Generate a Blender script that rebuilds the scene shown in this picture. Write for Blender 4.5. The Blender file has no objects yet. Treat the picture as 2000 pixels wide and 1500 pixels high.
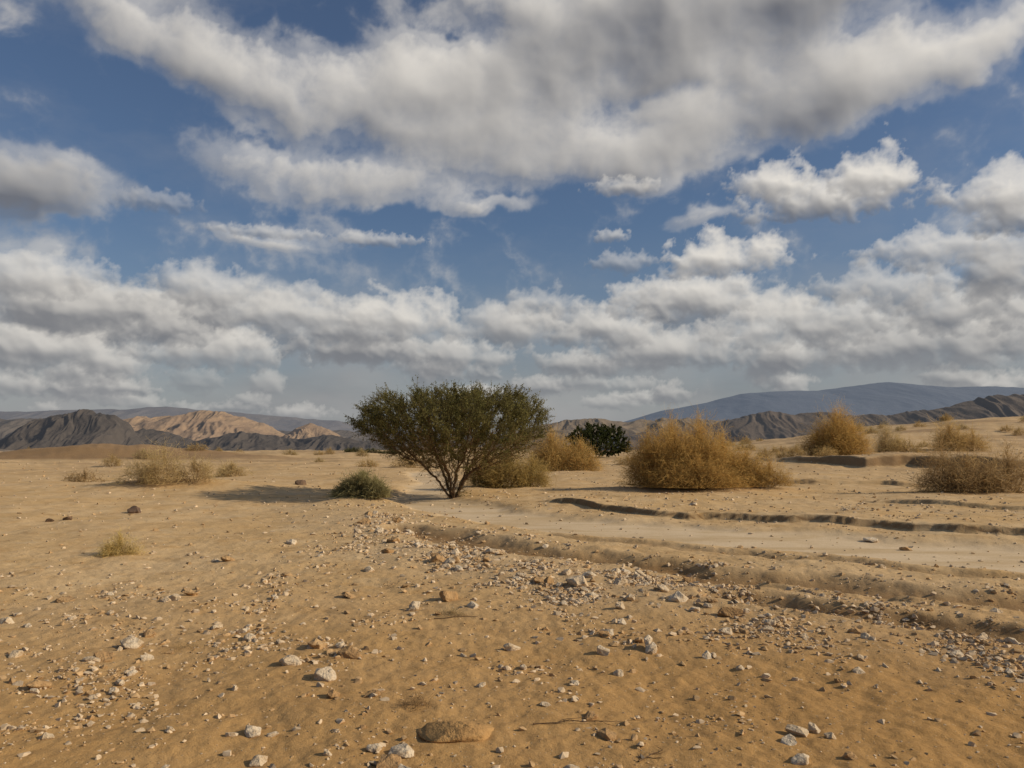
import bpy, bmesh, math, random
import numpy as np
from mathutils import Vector, kdtree

rng = np.random.default_rng(7)
random.seed(7)
scene = bpy.context.scene
COL = scene.collection
CAM_H = 1.6
F = 1556.0           # focal length of the survey, in photo pixels
HOR = 860.0
PITCH = math.atan(110.0 / F)

# ------------------------------------------------------------------ noise
_perm = np.random.default_rng(3).permutation(4096)
_ang = np.random.default_rng(4).random(4096) * 2 * np.pi
_gx, _gy = np.cos(_ang), np.sin(_ang)
def _h(ix, iy, s):
    return _perm[(_perm[(ix + s * 131) & 4095] + iy) & 4095]
def perlin(x, y, s=0):
    x = np.asarray(x, float); y = np.asarray(y, float)
    ix = np.floor(x).astype(np.int64); iy = np.floor(y).astype(np.int64)
    fx = x - ix; fy = y - iy
    u = fx * fx * fx * (fx * (fx * 6 - 15) + 10); v = fy * fy * fy * (fy * (fy * 6 - 15) + 10)
    def g(i, j):
        k = _h(ix + i, iy + j, s)
        return _gx[k] * (fx - i) + _gy[k] * (fy - j)
    a = g(0, 0) * (1 - u) + g(1, 0) * u
    b = g(0, 1) * (1 - u) + g(1, 1) * u
    return (a * (1 - v) + b * v) * 1.5
def fbm(x, y, o=4, s=0, gain=0.5):
    t = 0; a = 1; n = 0
    for i in range(o):
        t = t + a * perlin(x * 2 ** i, y * 2 ** i, s + i); n += a; a *= gain
    return t / n
def ridged(x, y, o=4, s=0):
    t = 0; a = 1; n = 0
    for i in range(o):
        t = t + a * (1 - np.abs(perlin(x * 2 ** i, y * 2 ** i, s + i)) * 1.6); n += a; a *= 0.5
    return t / n
def billow(x, y, o=4, s=0, gain=.5):
    t = 0; a = 1; n = 0
    for i in range(o):
        t = t + a * (1 - 2.6 * np.abs(perlin(x * 2 ** i, y * 2 ** i, s + i))); n += a; a *= gain
    return t / n
def sstep(a, b, x):
    t = np.clip((np.asarray(x, float) - a) / (b - a), 0, 1)
    return t * t * (3 - 2 * t)
def polydist(x, y, pts):
    """distance, signed side, and run parameter along a polyline"""
    best = np.full(np.shape(x), 1e9); side = np.zeros(np.shape(x)); par = np.zeros(np.shape(x))
    n = len(pts) - 1
    for i in range(n):
        ax, ay = pts[i]; bx, by = pts[i + 1]
        dx, dy = bx - ax, by - ay; L = dx * dx + dy * dy
        t = np.clip(((x - ax) * dx + (y - ay) * dy) / L, 0, 1)
        ex = x - (ax + t * dx); ey = y - (ay + t * dy)
        d = np.sqrt(ex * ex + ey * ey)
        m = d < best
        best = np.where(m, d, best)
        side = np.where(m, np.sign(dx * ey - dy * ex), side)
        par = np.where(m, (i + t) / n, par)
    return best, side, par

WASH = [(-4.5, 40), (-2.9, 31), (-2.5, 22.5), (-.7, 18.0), (1.5, 15.2), (3.9, 13.6), (6.0, 12.0), (8.4, 10.4), (12, 8.6)]
LIP = [(.6, 20.6), (1.5, 19.4), (2.3, 17.9), (3.55, 16.4), (4.9, 15.8), (6.5, 14.8), (7.5, 14.0), (8.6, 13.2), (12, 11.6)]
LIP2 = [(8.6, 22), (10.2, 19.9), (11.4, 18.0), (14, 16)]
LIP3 = [(2.0, 9.2), (3.0, 8.3), (4.1, 7.6), (5.4, 7.1), (7, 6.6)]
LIP4 = [(8.5, 30), (10.5, 28.5), (12.5, 28), (15, 26), (19, 24)]
RILL = [(-1.9, 14.4), (-.6, 12.6), (.5, 11.5), (1.8, 10.5), (2.8, 9.4), (3.9, 8.5), (5.2, 7.8), (7, 7)]
RILL2 = [(2.2, 8.0), (3.2, 7.1), (4.4, 6.3), (5.5, 5.8)]
RILL3 = [(.6, 13.6), (2.2, 12.4), (3.8, 11.0), (5.2, 9.9), (7.5, 8.6)]
BANK = [(15.5, 60), (18.4, 50.0), (20.5, 46), (23.5, 46), (27, 42.5), (34, 39), (46, 35)]
GRAV = [(-4.2, 19.5), (-3.0, 16.5), (-2.0, 13.5), (-.9, 11.2), (.4, 9.6), (1.6, 8.4), (2.8, 7.2), (4.2, 6.3)]

def masks(x, y):
    wx = x + .45 * fbm(x / 1.6, y / 1.6, 4, 40); wy = y + .45 * fbm(x / 1.6, y / 1.6, 4, 50)
    dw, _, pw = polydist(wx, wy, WASH)
    wash = 1 - sstep(.45 + .7 * pw, 1.0 + 1.1 * pw, dw)
    dr, _, _ = polydist(wx, wy, RILL); rill = 1 - sstep(.22, .72, dr)
    dr2, _, _ = polydist(wx, wy, RILL2); rill = np.maximum(rill, .8 * (1 - sstep(.1, .40, dr2)))
    dr3, _, _ = polydist(wx, wy, RILL3); rill = np.maximum(rill, .55 * (1 - sstep(.05, .30, dr3)))
    dg, _, _ = polydist(wx, wy, GRAV); grav = np.exp(-(dg / 1.15) ** 2)
    grav = np.maximum(grav, .45 * np.exp(-((dr - .65) / .35) ** 2)) * (1 - .6 * rill)
    grav = grav * (1 - .85 * wash) * (1 - .45 * sstep(1.5, 4, x))
    return wash, rill * (1 - .4 * wash), grav, dw

def H(x, y):
    x = np.asarray(x, float); y = np.asarray(y, float)
    d = np.sqrt(x * x + y * y)
    wash, rill, grav, dw = masks(x, y)
    z = .16 * fbm(x / 11, y / 11, 3, 1) * sstep(3, 20, d)
    z = z + (.06 * fbm(x / 1.7, y / 1.7, 3, 9) + .026 * fbm(x / .5, y / .5, 4, 14, .65)) * (1 - .85 * wash)
    z = z + .010 * fbm(x / .12, y / .12, 2, 22) * (1 - sstep(10, 20, d)) * (1 - .8 * wash)
    z = z - .09 * wash - .11 * rill + .08 * grav
    z = z + .22 * fbm(x / 5, y / 5, 4, 24, .6) * sstep(32, 60, d)
    wx = x + .34 * fbm(x / 1.8, y / 1.8, 3, 60) + .06 * fbm(x / .4, y / .4, 3, 63); wy = y + .34 * fbm(x / 1.8, y / 1.8, 3, 70) + .06 * fbm(x / .4, y / .4, 3, 73)
    dl, s, t = polydist(wx, wy, LIP); sd = dl * s
    z = z + .14 * sstep(-.04, .05, sd) * np.exp(-np.clip(sd, 0, None) / 4.5) * sstep(0, .08, t) * np.clip(.95 + .3 * fbm(x / 1.5, y / 1.5, 3, 77), .7, 1.2)
    dl, s, t = polydist(wx, wy, LIP2); sd = dl * s
    z = z + .10 * sstep(-.05, .07, sd) * np.exp(-np.clip(sd, 0, None) / 3) * sstep(0, .3, t)
    dl, s, t = polydist(wx, wy, LIP4); sd = dl * s
    z = z + .16 * sstep(-.06, .10, sd) * np.exp(-np.clip(sd, 0, None) / 4) * sstep(0, .25, t) * np.clip(.8 + .8 * fbm(x / 2, y / 2, 3, 79), .2, 1.4)
    dl, s, t = polydist(wx, wy, LIP3); sd = dl * s
    z = z + .05 * sstep(-.03, .05, sd) * np.exp(-np.clip(sd, 0, None) / .8) * sstep(0, .2, t) * (.8 + .5 * fbm(x / .9, y / .9, 2, 78))
    bx = x + .9 * fbm(x / 4, y / 4, 4, 80); by = y + 1.5 * fbm(x / 5, y / 5, 4, 85)
    dl, s, t = polydist(bx, by, BANK); sd = dl * s
    z = z + (.60 + .2 * fbm(x / 4, y / 4, 3, 87)) * sstep(-.1, .5, sd) * sstep(0, .25, t) * np.exp(-np.clip(sd, 0, None) / 60) * (y > 20)
    b = x / np.maximum(y, 1)
    amp = 4.3 * sstep(.12, .62, b) * (y > 0)
    z = z + amp * sstep(42, 105, y) * (1 + .25 * fbm(x / 18, y / 18, 3, 90))
    z = z + .5 * fbm(x / 30, y / 30, 3, 91) * sstep(45, 120, d)
    lf = 1 - sstep(.05, .35, b)
    z = z - 13 * sstep(95, 600, d) * lf - 6 * sstep(200, 800, d) * (1 - lf)
    z = z + 1.25 * np.exp(-(((x + 37) / 11) ** 2 + ((y - 72) / 6) ** 2)) * (1 + .3 * fbm(x / 4, y / 4, 4, 95))
    z = z + .22 * np.exp(-(((x + 3.9) / .9) ** 2 + ((y - 20.6) / .8) ** 2))
    z = z + .22 * np.exp(-(((x - 6.3) / 2.6) ** 2 + ((y - 25.6) / 1.0) ** 2))
    z = z + .3 * np.exp(-(((x + 10.8) / 3) ** 2 + ((y - 27) / 1.5) ** 2))
    return z
def Hs(x, y): return float(H(np.array([x]), np.array([y]))[0])

# ------------------------------------------------------------------ mesh / material helpers
def mesh_np(name, verts, quads=None, tris=None, smooth=False):
    me = bpy.data.meshes.new(name)
    verts = np.asarray(verts, np.float32)
    me.vertices.add(len(verts)); me.vertices.foreach_set("co", verts.ravel())
    idx = []; starts = []; tot = 0
    for f, k in ((quads, 4), (tris, 3)):
        if f is not None and len(f):
            f = np.asarray(f, np.int32)
            starts.append(tot + np.arange(len(f), dtype=np.int32) * k); idx.append(f.ravel()); tot += f.size
    idx = np.concatenate(idx); starts = np.concatenate(starts)
    me.loops.add(len(idx)); me.loops.foreach_set("vertex_index", idx)
    me.polygons.add(len(starts)); me.polygons.foreach_set("loop_start", starts)
    me.update(calc_edges=True)
    me.polygons.foreach_set("use_smooth", np.full(len(starts), smooth, dtype=bool))
    return me
def fattr(me, name, vals):
    a = me.attributes.new(name, 'FLOAT', 'POINT'); a.data.foreach_set("value", np.asarray(vals, np.float32).ravel())
def cattr(me, name, cols):
    a = me.attributes.new(name, 'FLOAT_COLOR', 'POINT')
    c = np.ones((len(cols), 4), np.float32); c[:, :3] = cols; a.data.foreach_set("color", c.ravel())
def obj(name, me, label=None, cat=None, kind=None, group=None, parent=None, loc=None):
    o = bpy.data.objects.new(name, me); COL.objects.link(o)
    if label: o["label"] = label
    if cat: o["category"] = cat
    if kind: o["kind"] = kind
    if group: o["group"] = group
    if parent: o.parent = parent
    if loc is not None: o.location = loc
    return o
class NT:
    def __init__(s, tree): s.t = tree; s.n = tree.nodes; s.l = tree.links
    def node(s, typ, props=None, **ins):
        n = s.n.new(typ)
        for k, v in (props or {}).items(): setattr(n, k, v)
        for k, v in ins.items():
            key = int(k[1:]) if k[0] == 'i' and k[1:].isdigit() else k.replace('_', ' ')
            s.set(n.inputs[key], v)
        return n
    def set(s, sock, v):
        if isinstance(v, bpy.types.NodeSocket): s.l.new(v, sock)
        else: sock.default_value = v
    def m(s, op, a, b=0.0, c=0.0, clamp=False):
        n = s.n.new('ShaderNodeMath'); n.operation = op; n.use_clamp = clamp
        s.set(n.inputs[0], a); s.set(n.inputs[1], b); s.set(n.inputs[2], c); return n.outputs[0]
    def mr(s, v, a, b, c=0.0, d=1.0, smooth=True):
        n = s.n.new('ShaderNodeMapRange'); n.interpolation_type = 'SMOOTHSTEP' if smooth else 'LINEAR'
        for i, q in enumerate((v, a, b, c, d)): s.set(n.inputs[i], q)
        return n.outputs[0]
    def mix(s, f, a, b, mode='MIX'):
        n = s.n.new('ShaderNodeMix'); n.data_type = 'RGBA'; n.blend_type = mode
        s.set(n.inputs[0], f)
        s.set(n.inputs[6], a if isinstance(a, bpy.types.NodeSocket) else (*a, 1))
        s.set(n.inputs[7], b if isinstance(b, bpy.types.NodeSocket) else (*b, 1)); return n.outputs[2]
    def noise(s, vec, scale, detail=4, rough=.5, **kw):
        n = s.n.new('ShaderNodeTexNoise'); s.set(n.inputs['Vector'], vec)
        n.inputs['Scale'].default_value = scale; n.inputs['Detail'].default_value = detail; n.inputs['Roughness'].default_value = rough
        for k, v in kw.items(): n.inputs[k].default_value = v
        return n.outputs['Fac']
def material(name):
    m = bpy.data.materials.new(name); m.use_nodes = True
    nt = NT(m.node_tree); b = m.node_tree.nodes['Principled BSDF']
    b.inputs['Roughness'].default_value = .95; b.inputs['Specular IOR Level'].default_value = .15
    return m, nt, b

# ------------------------------------------------------------------ GROUND
def build_ground():
    a_f = np.radians(np.linspace(-43, 43, 901)); a_b = np.radians(np.arange(46, 315, 3.5))
    ang = np.concatenate([a_f, a_b]); na = len(ang)
    r = list(np.geomspace(.25, 2.4, 14))
    while r[-1] < 60: r.append(r[-1] * 1.0040)
    while r[-1] < 600: r.append(r[-1] * 1.014)
    while r[-1] < 12000: r.append(r[-1] * 1.06)
    r = np.array(r); nr = len(r)
    R, A = np.meshgrid(r, ang, indexing='ij')
    X = R * np.sin(A); Y = R * np.cos(A)
    Z = H(X, Y)
    V = np.stack([X, Y, Z], -1).reshape(-1, 3)
    V = np.vstack([V, [[0, 0, Hs(0, 0)]]])
    i = np.arange(nr - 1)[:, None]; j = np.arange(na)[None, :]; j2 = (j + 1) % na
    q = np.stack([i * na + j, i * na + j2, (i + 1) * na + j2, (i + 1) * na + j], -1).reshape(-1, 4)[:, ::-1]
    jj = np.arange(na); t = np.stack([jj, np.full(na, nr * na), (jj + 1) % na], -1)[:, ::-1]
    me = mesh_np("ground", V, q, t, True)
    if me.polygons[1000].normal.z < 0: me.flip_normals()
    w, rl, g, _ = masks(V[:, 0], V[:, 1])
    fattr(me, "wash", w); fattr(me, "rill", rl); fattr(me, "grav", g)
    d = np.hypot(V[:, 0], V[:, 1])
    fattr(me, "far", sstep(18, 80, d))
    fattr(me, "near", np.clip((1 - sstep(4.0, 12, d)) + .55 * np.exp(-(((V[:, 0] - 3.5) / 2.6) ** 2 + ((V[:, 1] - 5.4) / 1.8) ** 2)), 0, 1.25))
    fattr(me, "mound", np.exp(-(((V[:, 0] + 37) / 14) ** 2 + ((V[:, 1] - 69) / 6) ** 2)))
    m, nt, b = material("desert_sand")
    tc = nt.node('ShaderNodeTexCoord').outputs['Object']
    at = lambda n: nt.node('ShaderNodeAttribute', {'attribute_name': n}).outputs['Fac']
    n1 = nt.noise(tc, .35, 5, .6); n2 = nt.noise(tc, 2.3, 6, .65); n3 = nt.noise(tc, 28, 5, .7); n4 = nt.noise(tc, 140, 3, .7)
    n5 = nt.noise(tc, .9, 6, .7)
    c = nt.mix(nt.mr(n1, .35, .65), (.59, .395, .185), (.64, .455, .245))
    c = nt.mix(nt.m('MULTIPLY', nt.mr(n5, .54, .64), .45), c, (.67, .51, .30))
    c = nt.mix(nt.m('MULTIPLY', at("near"), .80), c, (.455, .262, .093))
    c = nt.mix(nt.m('MULTIPLY', nt.mr(n2, .46, .70), .55), c, (.42, .245, .092))
    c = nt.mix(nt.m('MULTIPLY', at("far"), .4), c, (.54, .39, .225))
    c = nt.mix(nt.m('MULTIPLY', at("grav"), nt.mr(n2, .3, .6, .1, .5)), c, (.57, .42, .245))
    c = nt.mix(nt.m('MULTIPLY', at("rill"), nt.mr(n2, .35, .7, 1, .65)), c, (.25, .145, .060))
    mp = nt.node('ShaderNodeMapping', i0=tc); mp.inputs['Rotation'].default_value = (0, 0, math.radians(42)); mp.inputs['Scale'].default_value = (.5, 1.5, 1)
    st = nt.noise(mp.outputs[0], 1.0, 7, .6, Distortion=.6)
    wc = nt.mix(nt.mr(st, .38, .66), (.70, .55, .36), (.57, .42, .24))
    c = nt.mix(nt.m('MULTIPLY', at("wash"), .92), c, wc)
    c = nt.mix(nt.m('MULTIPLY', nt.mr(at("mound"), .10, .4), .9), c, (.27, .165, .078))
    mp2 = nt.node('ShaderNodeMapping', i0=tc); mp2.inputs['Scale'].default_value = (.07, .20, 1)
    band = nt.noise(mp2.outputs[0], 1.0, 6, .65)
    c = nt.mix(nt.m('MULTIPLY', nt.mr(band, .47, .60), nt.m('MULTIPLY', at("far"), .7)), c, (.33, .215, .115))
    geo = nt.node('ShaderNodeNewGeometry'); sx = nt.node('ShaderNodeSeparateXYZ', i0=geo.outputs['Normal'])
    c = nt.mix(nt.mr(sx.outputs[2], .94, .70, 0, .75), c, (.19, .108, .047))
    hts = None
    for sc, thr, amt in ((17, .92, .9), (34, .86, .6), (75, .70, .28)):
        v = nt.node('ShaderNodeTexVoronoi', {'feature': 'F1'}, i0=tc); v.inputs['Scale'].default_value = sc
        cs = nt.node('ShaderNodeSeparateColor', i0=v.outputs['Color'])
        gate = nt.m('GREATER_THAN', nt.m('ADD', cs.outputs[0], nt.m('SUBTRACT', nt.m('MULTIPLY', at("grav"), .3), nt.m('MULTIPLY', at("wash"), .3))), thr)
        rad = nt.m('MULTIPLY', cs.outputs[1], .24); rad = nt.m('ADD', rad, .08)
        msk = nt.m('MULTIPLY', gate, nt.mr(v.outputs['Distance'], rad, nt.m('MULTIPLY', rad, .7), 0, 1))
        pc = nt.mix(cs.outputs[2], (.42, .27, .13), (.68, .55, .38))
        c = nt.mix(nt.m('MULTIPLY', msk, .7), c, pc)
        h = nt.m('MULTIPLY', msk, amt)
        hts = h if hts is None else nt.m('ADD', hts, h)
    c = nt.mix(nt.mr(n3, .35, .75, 0, .35), c, nt.mix(1, c, (.62, .54, .47), 'MULTIPLY'))
    c = nt.mix(nt.mr(n4, .4, .75, 0, .3), c, nt.mix(1, c, (.6, .5, .45), 'MULTIPLY'))
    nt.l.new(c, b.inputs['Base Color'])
    rough = nt.m('SUBTRACT', 1, nt.m('MULTIPLY', at("wash"), .55))
    hgt = nt.m('ADD', nt.m('MULTIPLY', hts, .009), nt.m('MULTIPLY', rough, nt.m('ADD', nt.m('MULTIPLY', n3, .014), nt.m('MULTIPLY', n4, .004))))
    bp = nt.node('ShaderNodeBump', Height=hgt); bp.inputs['Strength'].default_value = .8; bp.inputs['Distance'].default_value = 1.0
    nt.l.new(bp.outputs[0], b.inputs['Normal'])
    me.materials.append(m)
    obj("ground", me, "sandy stony desert plain crossed by a dry wash", "ground", "structure")
build_ground()

# ------------------------------------------------------------------ MOUNTAINS
def mountain_mat(name, c1, c2, c3, scale, strata=0.0, haze=None, bump=.6):
    m, nt, b = material(name)
    tc = nt.node('ShaderNodeTexCoord').outputs['Object']
    n1 = nt.noise(tc, scale, 6, .65); n2 = nt.noise(tc, scale * 6, 5, .7)
    c = nt.mix(nt.mr(n1, .38, .62), c1, c2)
    c = nt.mix(nt.mr(n2, .45, .7, 0, .7), c, c3)
    if strata:
        mp = nt.node('ShaderNodeMapping', i0=tc); mp.inputs['Scale'].default_value = (.02, .02, 1)
        s = nt.noise(mp.outputs[0], strata, 4, .6)
        c = nt.mix(nt.mr(s, .5, .62, 0, .45), c, c3)
    nt.l.new(c, b.inputs['Base Color'])
    if haze:   # distance haze painted as a constant glow of the rock itself
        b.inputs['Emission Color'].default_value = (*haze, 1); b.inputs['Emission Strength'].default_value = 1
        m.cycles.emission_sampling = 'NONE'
    bp = nt.node('ShaderNodeBump', Height=n2); bp.inputs['Strength'].default_value = bump; bp.inputs['Distance'].default_value = .12 / scale
    nt.l.new(bp.outputs[0], b.inputs['Normal'])
    return m
def mountain(label, D, sil, mat, seed, depth, cell, rough, gully, nx=620, ny=110, base=-22, lift=0):
    sil = np.array(sil, float)
    xs = (sil[:, 0] - 1000) / F * D
    hs = CAM_H + (HOR - sil[:, 1] + lift) / F * D
    x = np.linspace(xs[0], xs[-1], nx); t = np.linspace(0, 1, ny)
    P = np.interp(x, xs, hs) - base
    T, XX = np.meshgrid(t, x, indexing='ij'); P = np.broadcast_to(P, T.shape)
    crest = .62 + .10 * fbm(XX / (cell * 9), T * 0 + 3.1, 3, seed)
    C = np.where(T < crest, (T / crest), np.clip((1 - T) / (1 - crest), 0, 1))
    C = np.clip(C, 0, 1)
    YY = D - depth * .62 + T * depth
    wx = XX + cell * 1.2 * fbm(XX / (cell * 3), YY / (cell * 3), 3, seed + 5)
    gl = ridged(wx / cell, YY / (cell * 3.2), 4, seed + 11)
    prof = .55 * C ** .75 + .45 * sstep(0, 1, C)
    up = P * prof
    z = base + up * (1 - gully * (1 - gl) * 2.2 * (1 - .75 * C ** 3)) + rough * (fbm(XX / (cell * 1.3), YY / (cell * 1.3), 5, seed + 20, .55)) * sstep(0, .3, C)
    edge = sstep(0, .04, (XX - xs[0]) / (xs[-1] - xs[0])) * sstep(0, .04, (xs[-1] - XX) / (xs[-1] - xs[0]))
    z = base + (z - base) * edge
    V = np.stack([XX, YY, z], -1).reshape(-1, 3)
    i = np.arange(ny - 1)[:, None]; j = np.arange(nx - 1)[None, :]
    q = np.stack([i * nx + j, i * nx + j + 1, (i + 1) * nx + j + 1, (i + 1) * nx + j], -1).reshape(-1, 4)
    me = mesh_np("mountain", V, q, None, True); me.materials.append(mat)
    return obj("mountain", me, label, "mountain", "structure")
m_shaded = mountain_mat("dark_and_shaded_rock", (.055, .046, .039), (.075, .061, .050), (.095, .078, .064), .03, haze=(.022, .024, .028), bump=.3)  # cloud shade over these hills is put into the dark base colour
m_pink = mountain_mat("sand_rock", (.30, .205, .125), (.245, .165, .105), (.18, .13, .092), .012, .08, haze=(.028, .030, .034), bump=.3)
m_hazed = mountain_mat("distant_hazed_rock", (.060, .068, .085), (.068, .075, .090), (.075, .080, .092), .003, haze=(.068, .085, .112), bump=.2)  # bluish base colour carries distance haze, on top of the haze glow
m_left = mountain_mat("distant_plateau_rock", (.11, .10, .10), (.13, .115, .105), (.10, .10, .105), .004, haze=(.057, .067, .084), bump=.25)  # distance haze greys this base colour too
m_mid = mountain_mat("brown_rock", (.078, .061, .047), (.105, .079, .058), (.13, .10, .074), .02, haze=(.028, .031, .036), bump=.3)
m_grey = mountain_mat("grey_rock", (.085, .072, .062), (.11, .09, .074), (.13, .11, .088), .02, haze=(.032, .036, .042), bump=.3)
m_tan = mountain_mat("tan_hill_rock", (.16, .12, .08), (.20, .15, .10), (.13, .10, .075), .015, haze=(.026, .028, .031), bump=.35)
mountain("distant blue-grey mountain range under haze", 5200, [(1080, 850), (1200, 828), (1290, 803), (1380, 786), (1450, 768), (1520, 762), (1600, 762), (1680, 751), (1740, 745), (1800, 750), (1870, 755), (1950, 753), (2010, 757), (2300, 770), (2700, 810)], m_hazed, 200, 2600, 330, 8, .04)
mountain("distant flat-topped grey plateau", 4000, [(-900, 815), (-300, 806), (0, 809), (100, 807), (240, 804), (290, 798), (350, 801), (450, 808), (540, 817), (600, 823), (660, 826), (700, 836), (800, 845), (1000, 848), (1150, 858), (1250, 870)], m_left, 230, 1400, 200, 8, .07, lift=5)
mountain("sunlit rounded tan hill with shallow gullies", 1500, [(150, 885), (210, 842), (245, 822), (280, 812), (320, 815), (360, 809), (400, 803), (440, 806), (480, 815), (520, 830), (555, 848), (590, 862), (640, 880)], m_pink, 260, 460, 46, 4, .18, lift=3)
mountain("small sunlit tan hill", 1450, [(520, 885), (555, 848), (580, 834), (605, 828), (630, 834), (655, 846), (690, 862), (740, 885)], m_pink, 265, 260, 36, 3, .15, lift=2)
mountain("grey rocky ridge", 1150, [(-900, 800), (-300, 800), (0, 814), (60, 812), (110, 818), (180, 832), (260, 850), (330, 870), (400, 890)], m_grey, 290, 300, 32, 4, .20)
mountain("dark jagged rocky hill in shade", 720, [(-120, 905), (0, 872), (35, 848), (70, 822), (120, 809), (165, 798), (200, 809), (225, 814), (250, 826), (265, 850), (300, 876), (350, 895)], m_shaded, 310, 150, 17, 1.6, .17, lift=4)
mountain("dark low rocky hills in shade", 800, [(210, 885), (280, 836), (330, 845), (380, 862), (440, 850), (480, 843), (520, 850), (580, 860), (640, 850), (700, 860), (780, 870), (860, 880), (960, 895)], m_shaded, 330, 150, 18, 1.6, .16, lift=3)
mountain("grey-brown hills behind the tan hill", 1900, [(420, 885), (520, 842), (600, 838), (680, 840), (760, 850), (860, 856), (960, 862), (1060, 880)], m_grey, 340, 400, 50, 4, .15)
mountain("tan eroded hills", 1300, [(930, 870), (1010, 840), (1080, 822), (1150, 816), (1220, 820), (1300, 814), (1400, 818), (1500, 825), (1600, 835), (1750, 860)], m_tan, 350, 340, 40, 3, .13)
mountain("dark brown rocky ridge", 760, [(1130, 885), (1200, 850), (1260, 842), (1310, 832), (1360, 834), (1420, 818), (1500, 801), (1550, 806), (1600, 803), (1660, 811), (1720, 807), (1780, 801), (1830, 796), (1880, 781), (1940, 770), (2010, 766), (2300, 755), (2600, 800)], m_mid, 370, 190, 26, 1.4, .12, nx=900)
mountain("low broken brown foothills", 330, [(-700, 872), (-200, 874), (0, 876), (80, 872), (160, 878), (260, 874), (340, 880), (430, 876), (520, 880), (600, 876), (700, 881), (800, 879), (900, 884), (1000, 888)], m_tan, 390, 120, 12, .8, .2, nx=900, base=-14)

# ------------------------------------------------------------------ STONES
def stone_mat(name, ca, cb, cc):
    m, nt, b = material(name)
    tc = nt.node('ShaderNodeTexCoord').outputs['Object']
    oi = nt.node('ShaderNodeObjectInfo').outputs['Random']
    n1 = nt.noise(tc, 2.5, 5, .65); n2 = nt.noise(tc, 11, 4, .7)
    c = nt.mix(oi, ca, cb); c = nt.mix(nt.mr(n1, .42, .68, 0, .75), c, cc)
    c = nt.mix(nt.mr(n2, .5, .75, 0, .5), c, nt.mix(1, c, (.6, .53, .46), 'MULTIPLY'))
    nt.l.new(c, b.inputs['Base Color'])
    bp = nt.node('ShaderNodeBump', Height=nt.m('ADD', n1, nt.m('MULTIPLY', n2, .5))); bp.inputs['Strength'].default_value = .5; bp.inputs['Distance'].default_value = .12
    nt.l.new(bp.outputs[0], b.inputs['Normal'])
    return m
m_pale = stone_mat("pale_limestone", (.60, .46, .30), (.72, .60, .44), (.52, .36, .20))
m_brown = stone_mat("brown_stone", (.42, .25, .11), (.52, .34, .17), (.33, .19, .085))
m_drk = stone_mat("dark_stone", (.16, .10, .065), (.2, .13, .08), (.10, .07, .05))
m_sandy = stone_mat("sandy_boulder", (.45, .265, .105), (.45, .265, .105), (.38, .215, .085))
def stone_mesh(name, seed, mat, n=22, flat=.6, rough=.05, bev=.028):
    r = np.random.default_rng(seed)
    bm = bmesh.new()
    for _ in range(n):
        v = r.normal(size=3); v /= np.linalg.norm(v)
        v *= (1 + r.uniform(-.28, .12)); v[1] *= r.uniform(.7, .9); v[2] *= flat
        bm.verts.new(v * .5)
    res = bmesh.ops.convex_hull(bm, input=bm.verts)
    bmesh.ops.delete(bm, geom=[g for g in res['geom_interior'] if isinstance(g, bmesh.types.BMVert)], context='VERTS')
    bmesh.ops.dissolve_limit(bm, angle_limit=math.radians(14), verts=bm.verts, edges=bm.edges)
    bmesh.ops.bevel(bm, geom=bm.edges[:], offset=bev, segments=1, affect='EDGES', clamp_overlap=True)
    bmesh.ops.triangulate(bm, faces=bm.faces[:])
    bmesh.ops.subdivide_edges(bm, edges=bm.edges[:], cuts=1, use_grid_fill=True)
    for v in bm.verts:
        c = v.co; k = float(perlin(c.x * 5 + c.z * 3, c.y * 5 - c.z * 4, seed % 50)) * rough
        v.co += c.normalized() * k
    me = bpy.data.meshes.new(name); bm.to_mesh(me); bm.free(); me.materials.append(mat)
    return me
pale = [stone_mesh("limestone_rock", 100 + i, m_pale, 14 + i % 4 * 4, .45 + .07 * (i % 5)) for i in range(12)]
brown = [stone_mesh("brown_rock", 200 + i, m_brown, 20 + i % 3 * 5, .45 + .06 * (i % 4), .07) for i in range(7)]
darks = [stone_mesh("dark_and_shaded_rock", 300 + i, m_drk, 20, .5) for i in range(2)]
sandy = [stone_mesh("boulder", 324, m_sandy, 70, .40, .09, .04)]
for p_ in sandy[0].polygons: p_.use_smooth = True
placed = []
def put_stone(x, y, size, kind, sink=.20, lab=None, tilt=.35, sz=1.0, rz=None):
    me = random.choice({'p': pale, 'b': brown, 'd': darks, 's': sandy}[kind])
    o = bpy.data.objects.new("rock", me); COL.objects.link(o)
    o.scale = (size, size * random.uniform(.8, 1.1), size * random.uniform(.8, 1.15) * sz)
    o.rotation_euler = (random.uniform(-tilt, tilt), random.uniform(-tilt, tilt), random.uniform(0, 6.28) if rz is None else rz)
    o.location = (x, y, Hs(x, y) + size * sz * (.26 - sink))
    o["label"] = lab or {'p': "pale angular limestone rock on the sand", 'b': "brown rounded rock half buried in sand", 'd': "dark brown rock lying on the sand"}[kind]
    o["category"] = "rock"; o["group"] = "rocks scattered over the desert ground"
    placed.append((x, y, size))
def sp(px, py):       # survey reading -> metres on the plain
    d = CAM_H * F / (py - HOR); return (px - 1000) / F * d, d
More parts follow.
